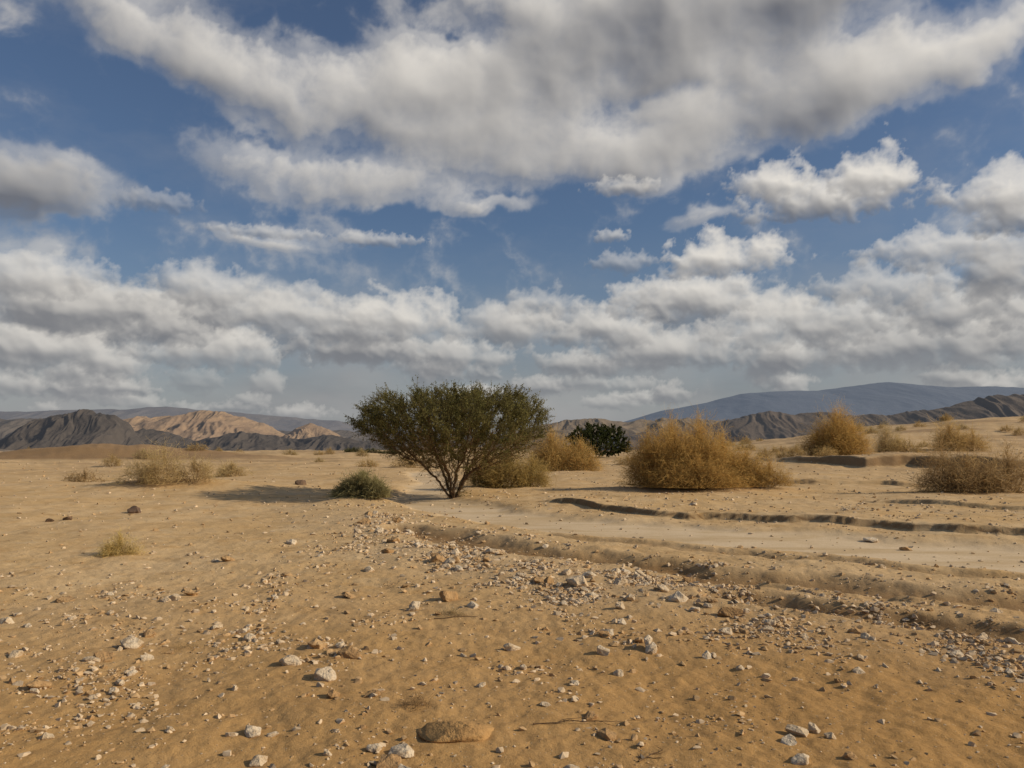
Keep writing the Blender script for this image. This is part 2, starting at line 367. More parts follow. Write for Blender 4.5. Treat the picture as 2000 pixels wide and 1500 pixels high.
big = [(965, 1088, 34, 'p'), (1320, 1180, 38, 'p'), (1265, 1265, 38, 'p'), (1128, 1150, 44, 'p'), (1105, 1128, 28, 'p'), (880, 1168, 46, 'b'), (218, 1275, 50, 'b'), (272, 1250, 42, 'p'),
       (628, 1256, 42, 'b'), (1000, 1257, 36, 'p'), (765, 1478, 54, 'b'), (790, 1455, 52, 'p'), (797, 1498, 52, 'p'), (742, 1448, 36, 'p'), (520, 1465, 38, 'p'),
       (1545, 1420, 44, 'p'), (1575, 1412, 40, 'p'), (1525, 1435, 38, 'p'), (1550, 1472, 46, 'p'), (1640, 1468, 26, 'b'), (1605, 1428, 22, 'p'), (505, 1415, 44, 'p'), (470, 1420, 26, 'p'), (545, 1420, 24, 'p'),
       (640, 1316, 46, 'p'), (660, 1352, 36, 'b'), (95, 1328, 44, 'b'), (1180, 1424, 40, 'b'), (1375, 1280, 28, 'p'), (1485, 1312, 24, 'p'), (1203, 1303, 20, 'p'), (1063, 1366, 22, 'p'),
       (1415, 1203, 46, 'b'), (1495, 1186, 30, 'b'), (690, 1276, 44, 'b'), (578, 1284, 46, 'p'), (770, 1064, 34, 'b'), (715, 1024, 24, 'b'), (725, 1114, 28, 'p'), (450, 1093, 26, 'b'), (430, 1092, 20, 'p'),
       (270, 999, 34, 'd'), (590, 948, 26, 'd'), (1690, 1046, 30, 'p'), (1850, 1280, 26, 'p'), (1930, 1200, 22, 'p'), (115, 1424, 26, 'p'), (340, 1484, 26, 'p'), (1110, 1484, 32, 'p'), (650, 1458, 24, 'p'),
       (380, 1160, 34, 'b'), (140, 1164, 32, 'b'), (305, 1230, 30, 'b'), (335, 1174, 24, 'p'), (30, 1208, 28, 'p'), (50, 1268, 26, 'p'), (1150, 1385, 34, 'b'), (855, 1100, 30, 'b'), (888, 1102, 26, 'b'),
       (925, 1186, 32, 'p'), (815, 1185, 28, 'p'), (1170, 1268, 32, 'p'), (575, 1060, 26, 'p'), (1245, 1250, 24, 'b'), (1385, 1278, 20, 'p'), (1185, 1228, 22, 'b'), (1055, 1145, 30, 'b'), (760, 1084, 26, 'b'),
       (5, 1412, 32, 'p'), (350, 1415, 24, 'p'), (940, 1325, 20, 'p'), (1020, 1290, 22, 'p'), (1120, 1325, 20, 'p'), (1655, 1240, 26, 'b'), (1440, 1215, 20, 'b'), (1760, 1060, 20, 'b'), (50, 1195, 24, 'p'),
       (240, 1335, 22, 'p'), (70, 1215, 18, 'p'), (1435, 1298, 18, 'p'), (1210, 1190, 28, 'p'), (1240, 1135, 26, 'p'), (140, 1015, 22, 'd'), (105, 1018, 18, 'd'), (300, 1272, 30, 'p'), (470, 1335, 20, 'p'),
       (1150, 1135, 26, 'p'), (1090, 1150, 22, 'p'), (1045, 1110, 22, 'p'), (980, 1128, 20, 'p'), (800, 1030, 22, 'p'), (745, 1044, 22, 'p'), (700, 1040, 20, 'p'), (840, 1060, 18, 'b'), (1290, 1165, 24, 'p'), (1350, 1195, 24, 'p'), (1385, 1185, 22, 'b'), (1010, 1140, 20, 'p')]
for px, py, w, k in big:
    x, d = sp(px, py); put_stone(x, d, w / F * d * 1.25, k)
x, d = sp(892, 1420); put_stone(x, d, .42, 's', sink=.25, lab="large flat sand-coloured boulder half buried in sand", tilt=.06, sz=.85, rz=.2)
x, d = sp(1262, 1262); put_stone(x, d + .02, .13, 'p', sink=.02, lab="upright pale limestone block standing on sand", tilt=.1, sz=1.5)
def field(x, y, base=.03):
    w, rl, g, _ = masks(x, y)
    cl = sstep(-.08, .45, fbm(x / 1.0, y / 1.0, 4, 33, .6))
    left = .15 * np.exp(-((x + 2.6) / 2.2) ** 2 - ((y - 7.0) / 2.6) ** 2)
    clean = 1 - .9 * sstep(-1.5, -4, x) * sstep(9, 11, y)
    return np.clip((base + 1.0 * g ** 1.3 + left) * (.06 + cl) * (1 - .9 * w) * clean, 0, 1)
def sample(n, d0, d1, base=.03):
    out = np.zeros((0, 2))
    while len(out) < n:
        d = np.exp(rng.uniform(math.log(d0), math.log(d1), 20000)); b = rng.uniform(-.72, .72, 20000)
        x = b * d; k = rng.random(20000) < field(x, d, base)
        out = np.vstack([out, np.stack([x, d], -1)[k]])
    return out[:n]
pts = sample(300 - len(placed), 5.0, 20, .012)
for (x, y) in pts:
    s = (.06 + .10 * random.random() ** 2) * (.55 + .055 * y) * 1.2
    put_stone(x, y, s, 'p' if random.random() < .82 else 'b')
def hull(seed, n, flat):
    r = np.random.default_rng(seed); bm = bmesh.new()
    for _ in range(n):
        v = r.normal(size=3); v /= np.linalg.norm(v); v[2] *= flat; v[1] *= .8; bm.verts.new(v * .5 * r.uniform(.85, 1.1))
    res = bmesh.ops.convex_hull(bm, input=bm.verts)
    bmesh.ops.delete(bm, geom=[g for g in res['geom_interior'] if isinstance(g, bmesh.types.BMVert)], context='VERTS')
    bmesh.ops.triangulate(bm, faces=bm.faces[:]); bm.verts.index_update()
    V = np.array([v.co[:] for v in bm.verts]); T = np.array([[v.index for v in f.verts] for f in bm.faces]); bm.free(); return V, T
def gravel():
    prot = [hull(500 + i, 10 + i % 4, .5 + .06 * (i % 4)) for i in range(10)]
    Vs, Ts, Cs = [], [], []; off = 0
    p = sample(12500, 3.2, 26, .04)
    p2 = np.stack([rng.uniform(-.72, .72, 3000), np.exp(rng.uniform(math.log(3.2), math.log(60), 3000))], -1); p2[:, 0] *= p2[:, 1]
    p = np.vstack([p, p2])
    z = H(p[:, 0], p[:, 1])
    size = (.005 + .0019 * p[:, 1]) * (1 + rng.pareto(1.5, len(p)) * .8)
    size = np.clip(size, .005, .014 + .024 * np.sqrt(p[:, 1]))
    pid = rng.integers(0, len(prot), len(p))
    for k, (V, T) in enumerate(prot):
        s = np.where(pid == k)[0]; n = len(s)
        a = rng.uniform(0, 6.28, n); ca, sa = np.cos(a), np.sin(a)
        W = V[None] * (size[s][:, None, None] * np.stack([rng.uniform(.8, 1.3, n), rng.uniform(.7, 1.1, n), rng.uniform(.7, 1.3, n)], -1)[:, None, :])
        tl = rng.uniform(-.4, .4, n)[:, None]
        X = W[..., 0]; Y = W[..., 1] * np.cos(tl) - W[..., 2] * np.sin(tl); Z = W[..., 1] * np.sin(tl) + W[..., 2] * np.cos(tl)
        x = X * ca[:, None] - Y * sa[:, None] + p[s, 0][:, None]; y = X * sa[:, None] + Y * ca[:, None] + p[s, 1][:, None]
        zz = Z + (z[s] + size[s] * .05)[:, None]
        Vs.append(np.stack([x, y, zz], -1).reshape(-1, 3))
        Ts.append((T[None] + (off + np.arange(n) * len(V))[:, None, None]).reshape(-1, 3)); off += n * len(V)
        m = rng.random(n)[:, None]; palec = np.array([.68, .52, .34]) * (1 - .3 * rng.random(n))[:, None]; br = np.array([.54, .355, .18]) * (1 - .3 * rng.random(n))[:, None]
        c = np.where(m < .62, palec, br); Cs.append(np.repeat(c, len(V), 0))
    me = mesh_np("gravel", np.vstack(Vs), None, np.vstack(Ts), False)
    cattr(me, "tone", np.vstack(Cs))
    m, nt, b = material("gravel_stone")
    a = nt.node('ShaderNodeAttribute', {'attribute_name': "tone"}).outputs['Color']
    tc = nt.node('ShaderNodeTexCoord').outputs['Object']; n = nt.noise(tc, 60, 3, .6)
    nt.l.new(nt.mix(nt.mr(n, .4, .7, 0, .5), a, nt.mix(1, a, (.6, .52, .45), 'MULTIPLY')), b.inputs['Base Color'])
    me.materials.append(m)
    obj("gravel", me, "loose gravel and pebbles strewn over the sand", "gravel", "stuff")
gravel()

# ------------------------------------------------------------------ VEGETATION
def plant_mat(name, transl=.35, tint=(1, 1, 1)):
    m = bpy.data.materials.new(name); m.use_nodes = True; nt = NT(m.node_tree)
    nt.n.remove(nt.n['Principled BSDF']); out = nt.n['Material Output']
    a = nt.node('ShaderNodeAttribute', {'attribute_name': "tone"}).outputs['Color']
    a = nt.mix(1, a, tint, 'MULTIPLY')
    d = nt.node('ShaderNodeBsdfDiffuse', Color=a); t = nt.node('ShaderNodeBsdfTranslucent', Color=a)
    mx = nt.node('ShaderNodeMixShader', i0=transl, i1=d.outputs[0], i2=t.outputs[0]); nt.l.new(mx.outputs[0], out.inputs[0])
    return m
m_dry = plant_mat("dry_broom_stems", .45); m_leaf = plant_mat("acacia_leaf", .35)
def bark_mat():
    m, nt, b = material("acacia_bark"); tc = nt.node('ShaderNodeTexCoord').outputs['Object']
    n = nt.noise(tc, 14, 5, .7)
    nt.l.new(nt.mix(nt.mr(n, .35, .7), (.17, .105, .055), (.075, .05, .03)), b.inputs['Base Color'])
    bp = nt.node('ShaderNodeBump', Height=n); bp.inputs['Distance'].default_value = .02; nt.l.new(bp.outputs[0], b.inputs['Normal']); return m
m_bark = bark_mat()
def ribbons(P, W, C):
    n, k, _ = P.shape
    d = P[:, -1] - P[:, 0]; d /= np.linalg.norm(d, axis=1)[:, None] + 1e-9
    r = rng.normal(size=(n, 3)); s = np.cross(d, r); s /= np.linalg.norm(s, axis=1)[:, None] + 1e-9
    L = P - s[:, None, :] * W[..., None] / 2; R = P + s[:, None, :] * W[..., None] / 2
    V = np.stack([L, R], 2).reshape(-1, 3)
    base = (np.arange(n) * k * 2)[:, None]; j = np.arange(k - 1)[None] * 2
    q = np.stack([base + j, base + j + 1, base + j + 3, base + j + 2], -1).reshape(-1, 4)
    return V, q, np.repeat(C.reshape(-1, 3), 2, 0)
def shrub_mesh(seed, lobes, n, tip, inner, wid=.012, droop=.15, upr=.55, wisp=.15, soft=.16):
    """lobes: (cx,cy,rx,ry,h,share). Fine whip-like stems filling domed lobes."""
    global rng
    keep = rng; rng = np.random.default_rng(seed)
    Vs, Qs, Cs = [], [], []; off = 0
    tip = np.array(tip); inner = np.array(inner)
    for (cx, cy, rx, ry, h, share) in lobes:
        m = int(n * share)
        nt_ = max(40, m // 40); pick = rng.integers(0, nt_, m)
        tth = rng.uniform(0, 2 * np.pi, nt_); tcz = rng.uniform(.02, 1, nt_) ** .8; tr = rng.uniform(.64, 1.12, nt_)
        th = tth[pick] + rng.normal(size=m) * .28; cz = np.clip(tcz[pick] + rng.normal(size=m) * .18, .01, 1); rr = np.sqrt(np.clip(1 - cz ** 2, 0, 1))
        rad = rng.uniform(.3, 1, m) ** .5 * tr[pick]
        lump = 1 + .28 * perlin(th * 1.6 + seed, cz * 3, 5) + wisp * (rng.random(m) ** 4)
        T = np.stack([cx + rx * rr * np.cos(th) * rad * lump, cy + ry * rr * np.sin(th) * rad * lump, h * cz * rad * lump], -1)
        B = np.stack([cx + rx * .7 * rr * np.cos(th) * rng.random(m), cy + ry * .7 * rr * np.sin(th) * rng.random(m), np.zeros(m)], -1)
        Mid = B * .45 + T * .55; Mid[:, 2] = T[:, 2] * (.55 + upr * .45) + .02
        k = 5; t0 = rng.uniform(.6, .94, m)[:, None]; t = t0 + (1 - t0) * np.linspace(0, 1, k)[None]
        tt = t[..., None]
        P = (1 - tt) ** 2 * B[:, None] + 2 * tt * (1 - tt) * Mid[:, None] + tt ** 2 * T[:, None]
        jit = rng.normal(size=(m, 1, 3)) * soft * np.linspace(0, 1, k)[None, :, None] * max(h, .3) * .8
        bow = rng.normal(size=(m, 1, 3)) * .05 * np.sin(np.linspace(0, np.pi, k))[None, :, None] * max(h, .3)
        curl = rng.normal(size=(m, k, 3)) * .012 * max(h, .3)
        P = P + jit + curl + bow; P[..., 2] -= droop * h * .35 * np.linspace(0, 1, k)[None] ** 2 * (.3 + rr[:, None])
        P[..., 2] = np.maximum(P[..., 2], .01)
        W = wid * np.linspace(1, .35, k)[None] * rng.uniform(.7, 1.4, m)[:, None]
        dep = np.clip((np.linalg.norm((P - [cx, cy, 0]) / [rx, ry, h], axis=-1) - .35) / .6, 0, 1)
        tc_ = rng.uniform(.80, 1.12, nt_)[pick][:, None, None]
        C = (inner + (tip - inner) * dep[..., None]) * rng.uniform(.78, 1.18, (m, 1, 1)) * tc_  # interior shade put into the stem colour, paling outward to the tips
        V, q, c = ribbons(P, W, C); Vs.append(V); Qs.append(q + off); Cs.append(c); off += len(V)
        m = max(12, int(m * .010)); th = rng.uniform(0, 6.28, m); cz = rng.uniform(.3, .95, m); rr = np.sqrt(1 - cz ** 2)
        T = np.stack([cx + rx * rr * np.cos(th) * .65, cy + ry * rr * np.sin(th) * .65, h * cz * .65], -1); B = np.stack([cx + .1 * rx * np.cos(th), cy + .1 * ry * np.sin(th), -.05 + 0 * th], -1)
        t = np.linspace(0, 1, 5)[None, :, None]; P = B[:, None] * (1 - t) + T[:, None] * t + rng.normal(size=(m, 5, 3)) * .03
        V, q, c = ribbons(P, np.repeat((wid * 2.2 * np.linspace(1, .4, 5))[None], m, 0), np.ones((m, 5, 3)) * np.array([.16, .11, .06])); Vs.append(V); Qs.append(q + off); Cs.append(c); off += len(V)
    me = mesh_np("shrub", np.vstack(Vs), np.vstack(Qs), None, False); cattr(me, "tone", np.vstack(Cs)); me.materials.append(m_dry)
    rng = keep
    return me
def place(name, me, x, y, label, cat="shrub", group=None, dz=-.04, rot=0, sc=1):
    o = obj(name, me, label, cat, None, group, None, (x, y, Hs(x, y) + dz)); o.rotation_euler = (0, 0, rot); o.scale = (sc, sc, sc); return o
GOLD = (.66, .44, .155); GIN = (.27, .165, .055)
STRAW = (.66, .50, .24); SIN = (.38, .26, .12)
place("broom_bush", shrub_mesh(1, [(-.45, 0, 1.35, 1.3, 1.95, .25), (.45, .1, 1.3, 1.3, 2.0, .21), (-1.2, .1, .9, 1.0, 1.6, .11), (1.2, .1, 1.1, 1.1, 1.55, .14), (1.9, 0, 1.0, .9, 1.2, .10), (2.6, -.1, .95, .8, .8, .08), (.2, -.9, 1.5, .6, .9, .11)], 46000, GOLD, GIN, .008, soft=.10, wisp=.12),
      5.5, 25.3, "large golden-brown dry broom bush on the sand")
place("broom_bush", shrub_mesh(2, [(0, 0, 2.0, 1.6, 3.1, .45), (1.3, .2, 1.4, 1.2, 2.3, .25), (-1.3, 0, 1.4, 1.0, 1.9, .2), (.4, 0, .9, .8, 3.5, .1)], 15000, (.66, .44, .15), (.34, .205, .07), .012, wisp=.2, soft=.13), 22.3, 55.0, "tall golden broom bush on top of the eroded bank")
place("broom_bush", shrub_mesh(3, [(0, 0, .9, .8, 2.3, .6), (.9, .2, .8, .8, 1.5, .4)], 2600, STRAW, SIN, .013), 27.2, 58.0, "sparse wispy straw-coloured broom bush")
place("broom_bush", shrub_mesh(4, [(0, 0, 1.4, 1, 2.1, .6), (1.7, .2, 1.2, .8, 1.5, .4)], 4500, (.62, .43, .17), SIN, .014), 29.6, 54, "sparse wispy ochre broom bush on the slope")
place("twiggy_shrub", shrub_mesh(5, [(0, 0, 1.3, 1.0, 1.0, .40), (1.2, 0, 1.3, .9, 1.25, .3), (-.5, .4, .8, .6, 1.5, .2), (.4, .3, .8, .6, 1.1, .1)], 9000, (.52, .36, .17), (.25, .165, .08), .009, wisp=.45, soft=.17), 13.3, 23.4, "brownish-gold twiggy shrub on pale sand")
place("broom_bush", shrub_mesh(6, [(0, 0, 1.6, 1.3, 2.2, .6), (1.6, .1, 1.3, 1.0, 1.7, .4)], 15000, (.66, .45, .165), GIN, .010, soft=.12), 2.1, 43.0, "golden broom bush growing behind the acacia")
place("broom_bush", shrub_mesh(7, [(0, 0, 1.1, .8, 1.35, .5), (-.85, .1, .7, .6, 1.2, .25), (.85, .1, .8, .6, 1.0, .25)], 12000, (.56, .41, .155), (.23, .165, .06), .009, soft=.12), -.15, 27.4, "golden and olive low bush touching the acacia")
place("broom_bush", shrub_mesh(8, [(0, 0, 1.0, .9, 1.3, .45), (-.8, -.1, .8, .7, .75, .25), (.95, .1, .9, .7, .95, .3)], 4600, STRAW, SIN, .009, wisp=.3, soft=.16), -11.4, 26.2, "sparse straw-coloured broom bush on a low hummock")
place("broom_bush", shrub_mesh(9, [(0, 0, .9, .7, .7, 1)], 1800, STRAW, SIN, .013), -12.6, 36, "small dry straw-coloured bush")
place("broom_bush", shrub_mesh(10, [(0, 0, .75, .6, .5, 1)], 1300, (.46, .32, .16), SIN, .011), -16.0, 30, "small flat brownish dry bush")
place("grass_tuft", shrub_mesh(11, [(0, 0, .32, .28, .33, 1)], 3000, (.72, .55, .22), (.44, .31, .11), .004, wisp=.25, soft=.12), -5.5, 11.3, "small yellow tuft of dry grass")
place("green_shrub", shrub_mesh(12, [(0, 0, .68, .6, .62, .6), (.4, -.3, .42, .4, .5, .25), (-.5, .1, .4, .4, .38, .15)], 11000, (.38, .33, .155), (.14, .12, .06), .011, wisp=.08), -3.85, 20.6, "low grey-green rounded shrub on a sandy hummock")
place("dried_plant", shrub_mesh(13, [(0, 0, .11, .10, .085, 1)], 420, (.36, .24, .12), (.22, .14, .07), .002, wisp=.6), -.56, 4.85, "tiny dried brown plant beside the flat boulder")
place("dried_plant", shrub_mesh(14, [(0, 0, .16, .12, .09, 1)], 300, (.40, .30, .15), (.25, .17, .08), .0025, wisp=.6), -.55, 7.35, "tiny dried straw plant among the stones")
place("dried_plant", shrub_mesh(15, [(0, 0, .13, .1, .06, 1)], 200, (.46, .33, .16), (.25, .17, .08), .0022, wisp=.6), -2.55, 6.4, "tiny pale dried grass wisp")
tm = [shrub_mesh(20 + i, [(0, 0, .8, .7, .5 + .12 * i, 1)], 800, (.56, .40, .17) if i != 1 else (.50, .39, .19), SIN, .014) for i in range(4)]
far_t = [(30, 78), (36, 80), (27, 66), (22, 74), (18, 72), (41, 84), (47, 92), (52, 96), (33, 64), (38, 70), (14, 62), (11, 58), (7.5, 52), (16, 80), (21, 88), (26, 95), (31, 100), (44, 78), (24, 60), (19, 60),
         (-9, 50), (-14, 58), (-6, 46), (-25, 50), (12.5, 66), (15.5, 70)]
tr_ = np.random.default_rng(77)
for k in range(34):
    y = tr_.uniform(50, 102); far_t.append((y * tr_.uniform(.16, .66), y))
for k in range(10):
    y = tr_.uniform(55, 90); far_t.append((y * tr_.uniform(-.62, -.12), y))
for i, (x, y) in enumerate(far_t):
    place("dry_tuft", tm[i % 4], x, y, "low dry ochre tuft on open ground", "shrub", "low tufts dotted over the open plain", rot=i * 1.3, sc=.7 + .8 * random.random())
gm = shrub_mesh(30, [(0, 0, 1.6, 1.0, .6, 1)], 1700, (.13, .125, .055), (.06, .055, .03), .03)
for i, (x, y) in enumerate([(-16, 92), (-19, 96), (-13.5, 90), (-10.5, 93)]):
    place("green_bush", gm, x, y, "distant low dark green bush", "shrub", "line of dark green bushes", rot=i, sc=.7 + .4 * random.random())

# ---- acacia by space colonisation
def tubes(P0, P1, R0, R1, k=6):
    n = len(P0); d = P1 - P0; d /= np.linalg.norm(d, axis=1)[:, None] + 1e-9
    ref = np.where(np.abs(d[:, 2:3]) < .9, np.array([[0, 0, 1.]]), np.array([[1., 0, 0]]))
    u = np.cross(d, ref); u /= np.linalg.norm(u, axis=1)[:, None]; v = np.cross(d, u)
    a = np.arange(k) / k * 2 * np.pi
    ring = u[:, None] * np.cos(a)[None, :, None] + v[:, None] * np.sin(a)[None, :, None]
    A = P0[:, None] + ring * R0[:, None, None]; B = P1[:, None] + d[:, None] * (R1 * .25)[:, None, None] + ring * R1[:, None, None]
    V = np.concatenate([A, B], 1).reshape(-1, 3); b = (np.arange(n) * 2 * k)[:, None]; j = np.arange(k)[None]; j2 = (j + 1) % k
    return V, np.stack([b + j, b + j2, b + k + j2, b + k + j], -1).reshape(-1, 4)
def acacia(x, y, R, Ht, low, seed, npts, step, leaves, lsize, label, stems, colA, colB, slope=.30, drop=.10, brown=.0, skew=0., ragged=.14, rise=0., tangle=0):
    r = np.random.default_rng(seed)
    def inside(p):
        rr = np.hypot(p[:, 0], p[:, 1]); th = np.arctan2(p[:, 1], p[:, 0])
        lump = ragged * perlin(np.cos(th) * 1.8 + seed, np.sin(th) * 1.8 + 3, 7) * R + ragged * .6 * perlin(np.cos(th) * 5 + seed, np.sin(th) * 5 + p[:, 2] * 1.5, 8) * R
        n3 = perlin(p[:, 0] * 3.4 / R + 9, p[:, 1] * 3.4 / R + seed, 12); n4 = perlin(p[:, 0] * 7 / R + 2, p[:, 1] * 7 / R + seed, 13)
        top = Ht * (1 + .07 * n3 + .05 * n4) - drop * Ht * np.clip(rr / R, 0, 1.2) ** 5 + rise * np.clip(p[:, 0] / R, -1, 1)
        bot = low + (Ht * slope) * (rr / R) ** 1.0 + .16 * n3 - skew * np.clip(p[:, 0] / R, -1, 1)
        Rm = R + lump
        zz = (p[:, 2] - bot) / np.maximum(top - bot, .01)
        edge = rr < Rm * (.84 + .16 * sstep(0, .35, zz) - .05 * sstep(.75, 1, zz))
        hole = perlin(p[:, 0] * 1.9 + 5, p[:, 2] * 2.2 + p[:, 1] * .8 + seed, 15) > .40
        return (zz > 0) & (zz < 1) & edge & ~hole, zz
    A = np.zeros((0, 3))
    while len(A) < npts:
        p = np.stack([r.uniform(-1.15 * R, 1.15 * R, 8000), r.uniform(-1.15 * R, 1.15 * R, 8000), r.uniform(0, Ht * 1.2, 8000)], -1)
        ok, zz = inside(p); rr = np.hypot(p[:, 0], p[:, 1]) / R
        ok &= r.random(len(p)) < (.3 + .7 * np.maximum(np.abs(zz * 2 - 1) ** 1.5, rr ** 2))
        A = np.vstack([A, p[ok]])
    A = A[:npts]
    nodes = [np.array([0, 0, -.12])]; par = [-1]
    for k in range(stems):
        a = k / stems * 2 * np.pi + r.uniform(-.3, .3); lean = r.uniform(.25, .9)
        last = 0; pos = np.array([.06 * math.cos(a), .06 * math.sin(a), 0.0]); L = low * r.uniform(.9, 1.6); ns = max(3, int(L / step))
        for q in range(ns):
            dr = np.array([math.cos(a) * lean, math.sin(a) * lean, 1.0]); dr /= np.linalg.norm(dr)
            pos = pos + dr * step + r.normal(size=3) * .25 * step
            nodes.append(pos.copy()); par.append(last); last = len(nodes) - 1
    alive = np.ones(len(A), bool); infl = 1.3 * Ht / 3.3; kill = step * 1.6
    for it in range(90):
        kd = kdtree.KDTree(len(nodes))
        for i, nn in enumerate(nodes): kd.insert(nn, i)
        kd.balance(); acc = {}
        idx = np.where(alive)[0]
        if len(idx) < 10: break
        for i in idx:
            co, ni, ds = kd.find(A[i])
            if ds < kill: alive[i] = False; continue
            if ds < infl:
                v = (A[i] - nodes[ni]) / ds
                acc[ni] = acc.get(ni, 0) + v
        if not acc: break
        grew = False
        for ni, v in acc.items():
            l = np.linalg.norm(v)
            if l < 1e-3: continue
            v = v / l + r.normal(size=3) * .2; v /= np.linalg.norm(v)
            nodes.append(nodes[ni] + v * step); par.append(ni); grew = True
        if not grew or len(nodes) > 16000: break
    N = np.array(nodes); par = np.array(par); n = len(N)
    rad = np.zeros(n); e = 2.35; tipr = .0045
    acc = np.zeros(n)
    for i in range(n - 1, 0, -1):
        ri = max(tipr ** e, acc[i]); rad[i] = ri ** (1 / e); acc[par[i]] += ri
    rad[0] = rad[1] * 1.5
    rad = np.minimum(rad, .095 * Ht / 3.3)
    I = np.arange(1, n); thick = rad[I] > .011
    root = bpy.data.objects.new("acacia_tree", None); COL.objects.link(root); root.location = (x, y, Hs(x, y))
    root["label"] = label; root["category"] = "tree"
    ii = I[thick]; pr = np.where(par[ii] == 0, rad[ii] * 1.35, np.minimum(rad[par[ii]], rad[ii] * 1.5))
    V, q = tubes(N[par[ii]], N[ii], pr, rad[ii], 7)
    me = mesh_np("trunk", V, q, None, True); me.materials.append(m_bark); obj("trunk", me, parent=root)
    Vs, Qs, Cs = [], [], []; off = 0
    ii = I[~thick]; V, q = tubes(N[par[ii]], N[ii], np.minimum(rad[par[ii]], .011), rad[ii], 3)
    Vs.append(V); Qs.append(q); Cs.append(np.tile([.13, .09, .045], (len(V), 1))); off += len(V)
    tn = N[ii]; dirs = tn - N[par[ii]]; dirs /= np.linalg.norm(dirs, axis=1)[:, None] + 1e-9
    _, z01 = inside(tn); z01 = np.clip(z01, 0, 1)
    m = len(tn) * 5; src = r.integers(0, len(tn), m)
    out = tn[src] - np.array([0, 0, low]); out /= np.linalg.norm(out, axis=1)[:, None] + 1e-9
    dv = out * .7 + dirs[src] * .5 + r.normal(size=(m, 3)) * .55; dv /= np.linalg.norm(dv, axis=1)[:, None]
    L = (.06 + .42 * r.random(m) ** 1.8) * Ht / 3.3
    t = np.linspace(0, 1, 3)[None, :, None]; P = tn[src][:, None] + dv[:, None] * L[:, None, None] * t
    W = np.repeat(np.array([[.010, .008, .004]]) * lsize / .05, m, 0)
    tw = np.where((z01[src] < .30)[:, None, None], np.array([.26, .175, .085]), np.array([.16, .13, .06])); C = np.repeat(tw, 3, 1)
    V, q, c = ribbons(P, W, C); Vs.append(V); Qs.append(q + off); Cs.append(c); off += len(V)
    tk = I[thick]; tk = tk[(N[tk, 2] > .4 * low) & (rad[tk] < .05)]
    if tangle and len(tk):
        mm = tangle; s3 = tk[r.integers(0, len(tk), mm)]; d3 = N[s3] * [1, 1, .6] / (np.linalg.norm(N[s3], axis=1)[:, None] + .1) + r.normal(size=(mm, 3)) * .55; d3 /= np.linalg.norm(d3, axis=1)[:, None]
        P = N[s3][:, None] + d3[:, None] * (r.uniform(.08, .4, mm))[:, None, None] * np.linspace(0, 1, 3)[None, :, None] + r.normal(size=(mm, 3, 3)) * .012
        V, q, c = ribbons(P, np.repeat(np.array([[.010, .008, .004]]), mm, 0), np.ones((mm, 3, 3)) * np.array([.20, .135, .065]) * r.uniform(.6, 1.3, (mm, 1, 1))); Vs.append(V); Qs.append(q + off); Cs.append(c); off += len(V)
    clump = sstep(-.25, .30, perlin(tn[src, 0] * 2.4, tn[src, 2] * 2.8 + tn[src, 1] * 1.3, 19))
    wgt = (1 - brown * (1 - sstep(.0, .35, z01[src]))) * (.18 + clump) * L; wgt = wgt / wgt.sum()
    k = leaves; s2 = r.choice(m, k, p=wgt); tt = r.random(k)[:, None]
    ctr = tn[src[s2]] + dv[s2] * L[s2][:, None] * tt + r.normal(size=(k, 3)) * .02
    u = r.normal(size=(k, 3)); u /= np.linalg.norm(u, axis=1)[:, None]; w = np.cross(u, r.normal(size=(k, 3))); w /= np.linalg.norm(w, axis=1)[:, None]
    a = lsize * r.uniform(.5, 1.2, k)[:, None] * .5; bq = a * r.uniform(.3, .6, k)[:, None]
    V = np.stack([ctr - u * a, ctr - w * bq, ctr + u * a, ctr + w * bq], 1).reshape(-1, 3); q = np.arange(4 * k).reshape(-1, 4)
    g = perlin(ctr[:, 0] * 1.7, ctr[:, 2] * 1.7 + ctr[:, 1], 3) * .5 + .5
    c = (np.array(colA)[None] * (1 - g[:, None]) + np.array(colB)[None] * g[:, None]) * r.uniform(.6, 1.4, k)[:, None]
    Vs.append(V); Qs.append(q + off); Cs.append(np.repeat(c, 4, 0)); off += len(V)
    me = mesh_np("crown", np.vstack(Vs), np.vstack(Qs), None, False); cattr(me, "tone", np.vstack(Cs)); me.materials.append(m_leaf)
    obj("crown", me, parent=root)
    print("acacia nodes", n, "max rad", rad.max())
acacia(-1.72, 23.7, 2.85, 3.1, .40, 5, 4400, .10, 140000, .052, "spreading green acacia with many slanting trunks on sand", 15, (.125, .12, .042), (.215, .185, .068), slope=.40, drop=.14, brown=.6, skew=.14, ragged=.18, rise=.08, tangle=2600)
acacia(7.9, 74, 3.1, 2.9, .08, 9, 1100, .18, 80000, .14, "wide low dark green acacia beyond the dry bushes", 6, (.055, .068, .026), (.09, .098, .036), slope=.10, drop=.5)

